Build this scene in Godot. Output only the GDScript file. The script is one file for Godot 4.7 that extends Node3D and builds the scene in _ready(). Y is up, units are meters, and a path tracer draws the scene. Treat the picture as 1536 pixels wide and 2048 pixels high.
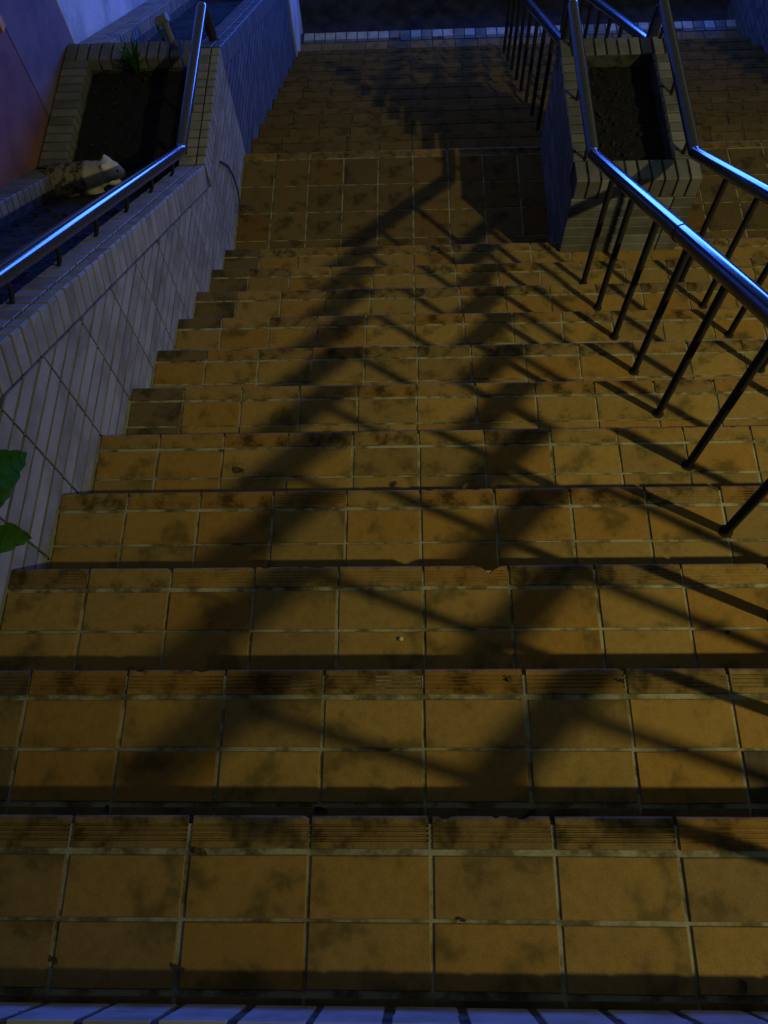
extends Node3D

# ---------------------------------------------------------------- measures (metres, stairs descend towards -z)
const COL := 0.2                     # tile column pitch
const RUN := 0.28696
const RISE := 0.18162
const RUN_LOW := 0.297
const RISE_LOW := 0.145
const LAND_Y := -1.99781             # 11 rises below the top tread
const LAND_Z := -2.8696              # last nosing of the upper flight
const LAND_END := -3.75164
const STREET_Y := -3.44781
const WALL_X := -0.99
const LANE_R := 2.9
const SLOPE := 0.645
const SLOPE_LOW := 0.49
const PLANTER_Y := -1.35

var cam_basis := Basis(Vector3(0.99929, -0.037256, -0.005004), Vector3(0.010511, 0.404751, -0.914366), Vector3(0.036091, 0.913667, 0.404857)).orthonormalized()
var cam_at := Vector3(-0.020986, 1.41833, 0.074111)
var rng := RandomNumberGenerator.new()
var M := {}
var meshes := {}
var used := {}
var frame: Environment

func _ready() -> void:
	rng.seed = 71
	# ---- camera, sky, lamps, exposure
	var cam := Camera3D.new()
	cam.name = "camera"
	cam.transform = Transform3D(cam_basis, cam_at)
	cam.fov = 65.24
	cam.near = 0.03
	cam.far = 400.0
	add_child(cam)
	cam.current = true
	var env := Environment.new()
	env.background_mode = Environment.BG_SKY
	var sky := Sky.new()
	var night := ProceduralSkyMaterial.new()
	night.sky_top_color = lin(0.2, 0.25, 0.26)
	night.sky_horizon_color = lin(1.0, 1.0, 0.86)
	night.sky_curve = 0.22
	night.ground_bottom_color = lin(0.15, 0.15, 0.14)
	night.ground_horizon_color = lin(0.6, 0.6, 0.55)
	sky.sky_material = night
	env.sky = sky
	env.background_energy_multiplier = 0.25
	env.tonemap_mode = Environment.TONE_MAPPER_LINEAR
	env.tonemap_exposure = 0.95
	env.sdfgi_enabled = true
	env.ssao_enabled = true
	env.ssil_enabled = true
	var we := WorldEnvironment.new()
	we.name = "night_environment"
	we.environment = env
	add_child(we)
	make_materials()
	street_lamp(Vector3(4.06, 3.13, 1.1), Vector3(2.4, -0.35, -0.25), 16.8)
	shop_building()
	sign_light_blocker()
	lit_sign(1.2, "left one of two plain blue lightbox signs on the shop front across the street")
	lit_sign(4.0, "right one of two plain blue lightbox signs on the shop front across the street")
	# ---- setting
	ground_and_terrace()
	upper_flight()
	landing()
	lower_flight()
	street_kerb()
	# ---- walls and planters
	left_parapet()
	left_bed()
	centre_planter()
	right_wall()
	side_walls()
	# ---- rails
	left_rail()
	stair_rail("polished steel handrail on dark balusters, the nearer one ending above the planter's left coping", 0.795, -1.215, -2.815, -3.835, true)
	stair_rail("polished steel handrail on dark balusters, the farther one along the planter's right coping", 1.25, -1.24, -2.836, -3.87, false)
	# ---- small things
	leafy_plant()
	weeds()
	cat()
	pipe_stub()
	twig()
	orange_plate()
	debris()

# ---------------------------------------------------------------- naming
func numbered(called: String) -> String:
	if not used.has(called):
		used[called] = 0
		return called
	used[called] += 1
	return "%s_%03d" % [called, used[called]]

func thing(called: String, label: String, category: String, at := Vector3.ZERO, group := "") -> Node3D:
	var o := Node3D.new()
	o.name = numbered(called)
	o.position = at
	o.set_meta("label", label)
	o.set_meta("category", category)
	if group != "":
		o.set_meta("group", group)
	add_child(o, true)
	return o

func setting(called: String, label := "") -> Node3D:
	var o := Node3D.new()
	o.name = numbered(called)
	o.set_meta("kind", "structure")
	if label != "":
		o.set_meta("label", label)
	add_child(o, true)
	return o

func put(called: String, mesh: Mesh, mat: Material, parent: Node3D, tr := Transform3D.IDENTITY) -> MeshInstance3D:
	var o := MeshInstance3D.new()
	o.name = called
	o.mesh = mesh
	o.material_override = mat
	o.transform = tr
	parent.add_child(o, true)
	return o

func tag(o: Node3D, label: String, category: String, group := "") -> void:
	o.name = numbered(String(o.name))
	o.set_meta("label", label)
	o.set_meta("category", category)
	if group != "":
		o.set_meta("group", group)

# ---------------------------------------------------------------- where a point falls in the frame (768 x 1024)
func pixel(p: Vector3) -> Vector2:
	var q := cam_basis.transposed() * (p - cam_at)
	if q.z > -0.05:
		return Vector2(-9999, -9999)
	return Vector2(384 - q.x / q.z * 800.0, 512 + q.y / q.z * 800.0)

func seen(p: Vector3, margin := 30.0) -> bool:
	var s := pixel(p)
	return s.x > -margin and s.x < 768 + margin and s.y > -margin and s.y < 1024 + margin

# ---------------------------------------------------------------- mesh helpers
func begin() -> SurfaceTool:
	var st := SurfaceTool.new()
	st.begin(Mesh.PRIMITIVE_TRIANGLES)
	return st

func tri(st: SurfaceTool, a: Vector3, b: Vector3, c: Vector3, out: Vector3) -> void:
	var n := (c - a).cross(b - a)
	if n.length_squared() < 1e-16:
		return
	n = n.normalized()
	if n.dot(out) < 0:
		n = -n
		var s := b
		b = c
		c = s
	st.set_normal(n)
	st.add_vertex(a)
	st.set_normal(n)
	st.add_vertex(b)
	st.set_normal(n)
	st.add_vertex(c)

func poly(st: SurfaceTool, pts: Array, out: Vector3) -> void:
	for i in range(1, pts.size() - 1):
		tri(st, pts[0], pts[i], pts[i + 1], out)

func box(st: SurfaceTool, lo: Vector3, hi: Vector3) -> void:
	var c := func(i: int) -> Vector3: return Vector3(hi.x if i & 1 else lo.x, hi.y if i & 2 else lo.y, hi.z if i & 4 else lo.z)
	poly(st, [c.call(0), c.call(1), c.call(3), c.call(2)], Vector3.FORWARD)
	poly(st, [c.call(4), c.call(5), c.call(7), c.call(6)], Vector3.BACK)
	poly(st, [c.call(0), c.call(1), c.call(5), c.call(4)], Vector3.DOWN)
	poly(st, [c.call(2), c.call(3), c.call(7), c.call(6)], Vector3.UP)
	poly(st, [c.call(0), c.call(2), c.call(6), c.call(4)], Vector3.LEFT)
	poly(st, [c.call(1), c.call(3), c.call(7), c.call(5)], Vector3.RIGHT)

# prism: convex outline (in order) pushed along `deep`
func prism(st: SurfaceTool, pts: Array, deep: Vector3) -> void:
	var mid := Vector3.ZERO
	for p in pts:
		mid += p
	mid /= pts.size()
	var far := []
	for p in pts:
		far.append(p + deep)
	poly(st, pts, -deep)
	poly(st, far, deep)
	for i in pts.size():
		var j := (i + 1) % pts.size()
		poly(st, [pts[i], pts[j], far[j], far[i]], (pts[i] + pts[j]) * 0.5 - mid)

# a tile: x across, z along, top at y = 0, chamfered arrises, no underside
func slab(w: float, d: float, t := 0.009, bev := 0.0016, warp := 0.0) -> Mesh:
	var key := "slab %.4f %.4f %.4f %.4f %.4f" % [w, d, t, bev, warp]
	if meshes.has(key):
		return meshes[key]
	var st := begin()
	var hw := w / 2
	var hd := d / 2
	var top := []
	var rim := []
	var low := []
	for s in [Vector2(-1, -1), Vector2(1, -1), Vector2(1, 1), Vector2(-1, 1)]:
		top.append(Vector3(s.x * (hw - bev), 0, s.y * (hd - bev)))
		rim.append(Vector3(s.x * hw, -bev, s.y * hd))
		low.append(Vector3(s.x * hw, -t, s.y * hd))
	poly(st, top, Vector3.UP)
	for i in 4:
		var j := (i + 1) % 4
		var o: Vector3 = rim[i] + rim[j]
		o.y = 0
		poly(st, [top[i], top[j], rim[j], rim[i]], o.normalized() + Vector3.UP)
		poly(st, [rim[i], rim[j], low[j], low[i]], o)
	meshes[key] = st.commit()
	return meshes[key]

# stair nosing with four grooves and a rounded front; chips(x) gives how far the edge is broken back
func nosing(w: float, chips: Callable, segs: int, deep := 0.0028) -> Mesh:
	var prof := [Vector2(0.0515, -0.009), Vector2(0.0515, -0.0014), Vector2(0.0501, 0.0)]
	for g in [0.0385, 0.031, 0.0235, 0.016]:
		prof.append_array([Vector2(g + 0.0021, 0), Vector2(g + 0.001, -deep), Vector2(g - 0.001, -deep), Vector2(g - 0.0021, 0)])
	prof.append_array([Vector2(0.0075, -0.0002), Vector2(0.0035, -0.0014), Vector2(0.001, -0.004), Vector2(0.0, -0.008), Vector2(0.0, -0.03), Vector2(0.008, -0.03)])
	var st := begin()
	for i in segs:
		var x0 := -w / 2 + w * i / segs
		var x1 := -w / 2 + w * (i + 1) / segs
		var c0: float = chips.call(x0)
		var c1: float = chips.call(x1)
		for k in prof.size() - 1:
			var a: Vector2 = prof[k]
			var b: Vector2 = prof[k + 1]
			var out := Vector3(0, a.x - b.x, b.y - a.y)
			poly(st, [Vector3(x0, a.y, maxf(a.x, c0)), Vector3(x1, a.y, maxf(a.x, c1)), Vector3(x1, b.y, maxf(b.x, c1)), Vector3(x0, b.y, maxf(b.x, c0))], out)
	for e in [[-w / 2, -1.0], [w / 2, 1.0]]:
		var c: float = chips.call(e[0])
		poly(st, [Vector3(e[0], -0.0005, maxf(0.002, c)), Vector3(e[0], -0.001, 0.0515), Vector3(e[0], -0.009, 0.0515), Vector3(e[0], -0.03, 0.008 + c), Vector3(e[0], -0.03, c)], Vector3(e[1], 0, 0))
	return st.commit()

func tube(st: SurfaceTool, path: Array, r: float, segs := 16, r_end := -1.0) -> void:
	var n := path.size()
	var rings := []
	var nrm := []
	var side := Vector3.ZERO
	for i in n:
		var d: Vector3
		if i == 0:
			d = (path[1] - path[0]).normalized()
		elif i == n - 1:
			d = (path[i] - path[i - 1]).normalized()
		else:
			d = ((path[i] - path[i - 1]).normalized() + (path[i + 1] - path[i]).normalized()).normalized()
		if side == Vector3.ZERO:
			side = d.cross(Vector3.UP if absf(d.y) < 0.9 else Vector3.RIGHT).normalized()
		else:
			side = (side - d * side.dot(d)).normalized()
		var up := side.cross(d)
		var grow := 1.0
		if i > 0 and i < n - 1:
			grow = 1.0 / maxf(0.6, d.dot((path[i] - path[i - 1]).normalized()))
		var rad := r if r_end < 0 else lerpf(r, r_end, float(i) / (n - 1))
		var ring := []
		var nn := []
		for k in segs:
			var a := TAU * k / segs
			var v := side * cos(a) + up * sin(a)
			ring.append(path[i] + v * rad * (grow if n < 6 else 1.0))
			nn.append(v)
		rings.append(ring)
		nrm.append(nn)
	for i in n - 1:
		for k in segs:
			var j := (k + 1) % segs
			smooth_tri(st, [rings[i][k], rings[i][j], rings[i + 1][j]], [nrm[i][k], nrm[i][j], nrm[i + 1][j]])
			smooth_tri(st, [rings[i][k], rings[i + 1][j], rings[i + 1][k]], [nrm[i][k], nrm[i + 1][j], nrm[i + 1][k]])
	poly(st, rings[0], path[0] - path[1])
	poly(st, rings[n - 1], path[n - 1] - path[n - 2])

func smooth_tri(st: SurfaceTool, p: Array, nr: Array) -> void:
	var order := [0, 1, 2]
	if (p[2] - p[0]).cross(p[1] - p[0]).dot(nr[0] + nr[1] + nr[2]) < 0:
		order = [0, 2, 1]
	for i in order:
		st.set_normal(nr[i])
		st.add_vertex(p[i])

# round the corners of a polyline
func rounded(path: Array, rad: float, steps := 6) -> Array:
	var out := [path[0]]
	for i in range(1, path.size() - 1):
		var p: Vector3 = path[i]
		var a: Vector3 = p + (path[i - 1] - p).normalized() * rad
		var b: Vector3 = p + (path[i + 1] - p).normalized() * rad
		for k in steps + 1:
			var t := float(k) / steps
			out.append(a.lerp(p, t).lerp(p.lerp(b, t), t))
	out.append(path[-1])
	return out

func blob(st: SurfaceTool, at: Vector3, basis: Basis, noise: FastNoiseLite, amount: float, nu := 28, nv := 18) -> void:
	var v := func(i: int, j: int) -> Vector3:
		var a := TAU * (i % nu) / nu
		var b := PI * j / nv
		var d := Vector3(sin(b) * cos(a), cos(b), sin(b) * sin(a))
		return at + basis * (d * (1.0 + amount * noise.get_noise_3dv(d * 10.0)))
	var nrm := func(i: int, j: int) -> Vector3:
		var t: Vector3 = v.call((i + 1) % nu, j) - v.call((i + nu - 1) % nu, j)
		var s: Vector3 = v.call(i, mini(j + 1, nv)) - v.call(i, maxi(j - 1, 0))
		var n := t.cross(s)
		var o: Vector3 = v.call(i, j) - at
		if n.length() < 1e-9:
			n = o
		return (n if n.dot(o) > 0 else -n).normalized()
	for j in nv:
		for i in nu:
			var q := [[i, j], [i + 1, j], [i + 1, j + 1], [i, j + 1]]
			var p := []
			var nn := []
			for e in q:
				p.append(v.call(e[0], e[1]))
				nn.append(nrm.call(e[0] % nu, e[1]))
			if j > 0:
				smooth_tri(st, [p[0], p[1], p[2]], [nn[0], nn[1], nn[2]])
			if j < nv - 1:
				smooth_tri(st, [p[0], p[2], p[3]], [nn[0], nn[2], nn[3]])

func lin(r: float, g: float, b: float) -> Color:
	return Color(r, g, b).linear_to_srgb()

# ---------------------------------------------------------------- materials
func noise(seed_: int, freq: float, oct := 4) -> FastNoiseLite:
	var n := FastNoiseLite.new()
	n.seed = seed_
	n.frequency = freq
	n.fractal_type = FastNoiseLite.FRACTAL_FBM
	n.fractal_octaves = oct
	return n

# blotches, streaks and specks: `stain` is the colour the surface is multiplied by where it is dirtiest
func dirt_texture(size: int, seed_: int, blotch: float, stain: Color, cover: float, grain: float, soft := 0.22) -> ImageTexture:
	var a := noise(seed_, blotch, 4).get_seamless_image(size, size)
	var b := noise(seed_ + 1, blotch * 6.0, 4).get_seamless_image(size, size)
	var c := noise(seed_ + 2, 0.22, 2).get_seamless_image(size, size)
	var ad := a.get_data()
	var bd := b.get_data()
	var cd := c.get_data()
	var out := PackedByteArray()
	out.resize(size * size * 3)
	for i in size * size:
		var x := ad[i] / 255.0
		var y := bd[i] / 255.0
		var z := cd[i] / 255.0
		var k := smoothstep(1.0 - cover - soft, 1.0 - cover + soft, x * 0.72 + y * 0.28)
		var speck := smoothstep(0.8, 0.9, z * 0.55 + y * 0.45)
		var g := 1.0 + grain * (z - 0.5) + grain * 0.8 * (y - 0.5)
		var dark := clampf(k + speck * 0.7, 0.0, 1.0)
		out[i * 3] = clampi(int(255.0 * 0.9 * g * lerpf(1.0, stain.r, dark)), 0, 255)
		out[i * 3 + 1] = clampi(int(255.0 * 0.9 * g * lerpf(1.0, stain.g, dark)), 0, 255)
		out[i * 3 + 2] = clampi(int(255.0 * 0.9 * g * lerpf(1.0, stain.b, dark)), 0, 255)
	var im := Image.create_from_data(size, size, false, Image.FORMAT_RGB8, out)
	return ImageTexture.create_from_image(im)

func relief_texture(size: int, seed_: int, freq: float, oct := 4) -> ImageTexture:
	return ImageTexture.create_from_image(noise(seed_, freq, oct).get_seamless_image(size, size))

func mat(color: Color, rough: float, tex: Texture2D = null, scale := 1.0, relief: Texture2D = null, depth := 0.0, relief_scale := 1.0) -> StandardMaterial3D:
	var m := StandardMaterial3D.new()
	m.albedo_color = color
	m.roughness = rough
	if tex:
		m.albedo_texture = tex
	if relief:
		m.heightmap_enabled = true
		m.heightmap_texture = relief
		m.heightmap_scale = depth
	if tex or relief:
		m.uv1_triplanar = true
		m.uv1_world_triplanar = true
		m.uv1_triplanar_sharpness = 8.0
		m.uv1_scale = Vector3.ONE * scale
	return m

func make_materials() -> void:
	var clay_dirt := dirt_texture(1024, 5, 0.0065, Color(0.7, 0.74, 0.77), 0.34, 0.16, 0.16)
	var grime := dirt_texture(768, 15, 0.009, Color(0.5, 0.51, 0.5), 0.36, 0.2)
	var pale_dirt := dirt_texture(768, 25, 0.007, Color(0.84, 0.84, 0.82), 0.4, 0.08)
	var grout_dirt := dirt_texture(768, 45, 0.012, Color(0.55, 0.52, 0.45), 0.42, 0.2)
	var plaster_dirt := dirt_texture(512, 65, 0.008, Color(0.8, 0.8, 0.8), 0.45, 0.1)
	var fine := relief_texture(512, 85, 0.06)
	var coarse := relief_texture(512, 95, 0.03, 5)
	M.clay = []
	M.low_dim_clay = []
	var tones := [[0.375, 0.237, 0.07], [0.395, 0.24, 0.063], [0.35, 0.23, 0.072], [0.375, 0.215, 0.053], [0.32, 0.208, 0.067], [0.405, 0.258, 0.074], [0.36, 0.2, 0.049], [0.29, 0.19, 0.064]]
	for i in 28:
		var t: Array = tones[i % tones.size()]
		var m := mat(lin(t[0], t[1], t[2]), 0.62, clay_dirt, 0.95, fine, 0.05)
		m.uv1_world_triplanar = false
		m.uv1_offset = Vector3(rng.randf(), rng.randf(), rng.randf())
		m.metallic_specular = 0.2
		M.clay.append(m)
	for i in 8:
		var k: float = [0.2, 0.185, 0.215, 0.175][i % 4]  # clay tone lowered to stand in for weaker light on the lower flight
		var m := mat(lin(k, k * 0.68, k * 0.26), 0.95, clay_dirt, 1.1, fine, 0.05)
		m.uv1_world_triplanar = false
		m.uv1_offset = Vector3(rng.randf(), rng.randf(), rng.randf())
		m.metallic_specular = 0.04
		M.low_dim_clay.append(m)
	M.landing_dim_clay = []
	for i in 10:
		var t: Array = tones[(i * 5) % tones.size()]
		var m := mat(lin(t[0] * 0.56, t[1] * 0.58, t[2] * 0.7), 0.7, clay_dirt, 1.25, fine, 0.05)  # tones scaled down, painting the dimmer light of the landing into the tiles
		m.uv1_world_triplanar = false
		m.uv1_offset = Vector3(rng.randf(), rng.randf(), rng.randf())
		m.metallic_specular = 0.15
		M.landing_dim_clay.append(m)
	M.worn = []
	for i in 8:
		var t: Array = tones[(i * 3) % tones.size()]
		var m := mat(lin(t[0] * 0.92, t[1] * 0.92, t[2] * 0.98), 0.66, grime, 1.5, fine, 0.05)
		m.uv1_world_triplanar = false
		m.uv1_offset = Vector3(rng.randf(), rng.randf(), rng.randf())
		m.metallic_specular = 0.2
		M.worn.append(m)
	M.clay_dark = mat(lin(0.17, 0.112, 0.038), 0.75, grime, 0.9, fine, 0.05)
	M.grout = mat(lin(0.40, 0.39, 0.27), 0.9, grout_dirt, 1.3, fine, 0.08)
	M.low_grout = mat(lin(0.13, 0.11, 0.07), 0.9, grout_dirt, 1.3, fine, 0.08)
	M.white = []
	for i in 4:
		var k: float = [0.37, 0.345, 0.39, 0.325][i]
		var m := mat(lin(k, k, k * 0.97), 0.42, pale_dirt, 0.8)
		m.uv1_offset = Vector3(0.21, 0.13, 0.37) * i
		m.metallic_specular = 0.12
		M.white.append(m)
	M.dull_dim_white = []
	for i in 3:
		var k: float = [0.2, 0.175, 0.225][i]  # dull tile, darkened further in place of weaker light far down
		M.dull_dim_white.append(mat(lin(k, k, k * 0.9), 0.6, pale_dirt, 1.1))
	M.kerb_white = mat(lin(0.72, 0.68, 0.48), 0.5, pale_dirt, 1.3)  # lightened and warmed so the colour carries lamplight on the strip
	M.riser_white = mat(lin(0.48, 0.48, 0.46), 0.5, pale_dirt, 1.3)
	M.foot_dim_white = []
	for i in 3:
		var k: float = [0.1, 0.085, 0.12][i]  # white tile darkened because less light falls on the lower wall
		M.foot_dim_white.append(mat(lin(k, k, k), 0.6, pale_dirt, 1.1))
	M.joint = mat(lin(0.09, 0.09, 0.085), 0.95, grout_dirt, 1.6)
	M.steel = mat(lin(0.115, 0.115, 0.11), 0.12, pale_dirt, 9.0)
	M.steel.metallic = 0.5
	M.dark_metal = mat(lin(0.03, 0.028, 0.026), 0.7)
	M.dark_metal.metallic_specular = 0.25
	M.galv = mat(lin(0.2, 0.2, 0.19), 0.6)
	M.galv.metallic_specular = 0.3
	M.soil = mat(lin(0.006, 0.0055, 0.0045), 1.0, grout_dirt, 2.2, coarse, 0.5)  # dark soil, with the dimness of the far beds put into its tone
	M.asphalt = mat(lin(0.045, 0.044, 0.048), 0.8, grout_dirt, 0.5, fine, 0.3)
	M.paving = mat(lin(0.2, 0.17, 0.14), 0.85, plaster_dirt, 0.6)
	M.concrete = mat(lin(0.22, 0.21, 0.2), 0.9, plaster_dirt, 0.6)
	M.pink = mat(lin(0.26, 0.105, 0.088), 0.85, plaster_dirt, 0.5, coarse, 0.15)
	M.mauve = mat(lin(0.22, 0.14, 0.16), 0.85, plaster_dirt, 0.5, coarse, 0.15)
	M.whitewash = mat(lin(0.8, 0.82, 0.84), 0.8, plaster_dirt, 0.45)
	M.leaf = mat(lin(0.05, 0.15, 0.012), 0.7, clay_dirt, 5.0)
	M.leaf.metallic_specular = 0.15
	M.leaf.backlight_enabled = true
	M.leaf.backlight = Color(0.25, 0.4, 0.1)
	M.leaf_dark = mat(lin(0.028, 0.11, 0.006), 0.85, clay_dirt, 5.0)
	M.leaf_dark.metallic_specular = 0.15
	M.stem = mat(lin(0.06, 0.07, 0.03), 0.8)
	M.dead = mat(lin(0.045, 0.032, 0.02), 0.9)
	M.dead_pale = mat(lin(0.09, 0.055, 0.025), 0.9)
	M.litter = mat(lin(0.02, 0.014, 0.009), 0.95)
	M.pebble = mat(lin(0.6, 0.58, 0.5), 0.8)
	M.orange = mat(lin(0.6, 0.25, 0.02), 0.6)
	M.fur = mat(Color.WHITE, 0.95)
	M.fur.vertex_color_use_as_albedo = true
	M.fur.heightmap_enabled = true
	M.fur.heightmap_texture = fine
	M.fur.heightmap_scale = 0.3
	M.fur.uv1_triplanar = true
	M.fur.uv1_scale = Vector3.ONE * 6.0
	M.lamp_glow = mat(Color(0.9, 0.85, 0.7), 0.5)
	M.lamp_glow.emission_enabled = true
	M.lamp_glow.emission = Color(1.0, 0.9, 0.62)
	M.lamp_glow.emission_energy_multiplier = 6.0
	M.sign_glow = mat(Color(0.2, 0.4, 0.9), 0.4)
	M.sign_glow.emission_enabled = true
	M.sign_glow.emission = lin(0.012, 0.13, 1.0)
	M.sign_glow.emission_energy_multiplier = 2.0
	M.tube_glow = mat(Color(0.3, 0.6, 1.0), 0.4)
	M.tube_glow.emission_enabled = true
	M.tube_glow.emission = lin(0.06, 0.36, 1.0)
	M.tube_glow.emission_energy_multiplier = 4.0

func pick(list: Array) -> Material:
	return list[rng.randi() % list.size()]

# ---------------------------------------------------------------- lights that the place has, and an added light blocker
func street_lamp(at: Vector3, aim: Vector3, energy: float) -> void:
	var t := thing("street_lamp", "tall grey street lamp standing on the upper pavement to the right of the stairs", "street lamp", Vector3(at.x + 0.55, 0.165, at.z + 0.35))
	var top := at - t.position
	var st := begin()
	tube(st, rounded([Vector3(0, 0, 0), Vector3(0, top.y + 0.35, 0), top + Vector3(0, 0.16, 0)], 0.25), 0.045, 16)
	put("pole", st.commit(), M.galv, t)
	st = begin()
	box(st, Vector3(-0.14, 0, -0.14), Vector3(0.14, 0.03, 0.14))
	put("base_plate", st.commit(), M.galv, t)
	st = begin()
	prism(st, [top + Vector3(-0.28, 0.09, -0.14), top + Vector3(0.28, 0.09, -0.14), top + Vector3(0.28, 0.09, 0.14), top + Vector3(-0.28, 0.09, 0.14)], Vector3(0, 0.07, 0))
	put("lamp_head", st.commit(), M.galv, t)
	st = begin()
	blob(st, top, Basis.from_scale(Vector3(0.15, 0.1, 0.15)), noise(1, 0.1), 0.0)
	put("lamp_bulb", st.commit(), M.lamp_glow, t)
	var l := SpotLight3D.new()
	l.name = "lamp_light"
	l.position = top
	l.light_color = lin(1.0, 0.89, 0.38)
	l.light_energy = energy
	l.light_size = 0.06
	l.spot_range = 40
	l.spot_attenuation = 2.0
	l.spot_angle = 39
	l.spot_angle_attenuation = 1.0
	l.shadow_enabled = true
	t.add_child(l)
	l.look_at_from_position(at, aim, Vector3.UP)

func shop_building() -> void:
	var b := thing("shop_building", "low dark shop building across the street below the stairs", "building", Vector3(3.5, STREET_Y - 0.15, -11.6))
	var st := begin()
	box(st, Vector3(-6.5, 0, -2.5), Vector3(6.5, 2.6, 0.0))
	put("wall", st.commit(), M.concrete, b)
	st = begin()
	box(st, Vector3(-6.7, 2.6, -2.7), Vector3(6.7, 2.72, 0.2))
	put("roof", st.commit(), M.concrete, b)

func sign_light_blocker() -> void:  # added and unseen: keeps the blue sign light off the stair foot
	var w := thing("sign_light_blocker", "low concrete wall added out of view to block blue sign light from the stair foot", "wall", Vector3(2.6, STREET_Y - 0.15, -9.1))
	var st := begin()
	box(st, Vector3(-7.0, 0, -0.2), Vector3(7.0, 0.78, 0.0))
	put("wall_panel", st.commit(), M.concrete, w)
	st = begin()
	box(st, Vector3(-7.05, 0.78, -0.24), Vector3(7.05, 0.84, 0.04))
	put("coping", st.commit(), M.concrete, w)

func lit_sign(x: float, label: String) -> void:
	var s := thing("lightbox_sign", label, "sign", Vector3(x, STREET_Y - 0.15, -11.3), "lightbox signs on the shop front")
	var st := begin()
	box(st, Vector3(-1.37, 0.1, -0.28), Vector3(1.37, 2.0, 0.0))
	put("sign_case", st.commit(), M.dark_metal, s)
	st = begin()
	box(st, Vector3(-1.3, 0.2, 0.003), Vector3(1.3, 1.9, 0.02))
	put("sign_face", st.commit(), M.sign_glow, s)
	var l := AreaLight3D.new()
	l.name = "sign_light"
	l.position = Vector3(0, 1.05, 0.06)
	l.rotation.y = PI
	l.area_size = Vector2(2.6, 1.7)
	l.area_normalize_energy = true
	l.light_color = lin(0.035, 0.14, 1.0)
	l.light_energy = 45.0
	l.area_range = 40
	l.shadow_enabled = true
	s.add_child(l)

# ---------------------------------------------------------------- setting
func ground_and_terrace() -> void:
	var st := begin()
	box(st, Vector3(-150, STREET_Y - 1.15, -160), Vector3(150, STREET_Y - 0.15, 150))
	var g := put("ground", st.commit(), M.asphalt, self)
	g.set_meta("kind", "structure")
	var t := setting("upper_terrace")
	st = begin()
	box(st, Vector3(-14, -3.9, 0.275), Vector3(14, 0.157, 14))
	put("slab", st.commit(), M.paving, t)
	# white tiles on the top riser, two courses, some of them one tall tile
	var stuff := begin()
	var z := 0.267
	for k in range(-14, 28):
		var x := -0.5375 + 0.1055 * (k + 4)
		if x < WALL_X + 0.05 or x > LANE_R:
			continue
		var rows := [[0.018, 0.086], [0.090, 0.158]]
		if k in [-4, -1, 0, 3, 8]:
			rows = [[0.018, 0.158]]
		for r in rows:
			var c := Vector3(x + rng.randf_range(-0.0015, 0.0015), (r[0] + r[1]) / 2, z + rng.randf_range(-0.0008, 0.0008))
			var tr := Transform3D(Basis(Vector3.RIGHT, Vector3.FORWARD, Vector3.UP), c)
			tr.basis = tr.basis.rotated(Vector3.FORWARD, rng.randf_range(-0.006, 0.006))
			put("edge_tile", slab(0.092, r[1] - r[0], 0.008, 0.0015), M.riser_white, t, tr)
	stuff = begin()
	box(stuff, Vector3(WALL_X, 0.002, 0.2705), Vector3(LANE_R, 0.157, 0.2745))
	put("mortar", stuff.commit(), M.joint, t)

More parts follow.
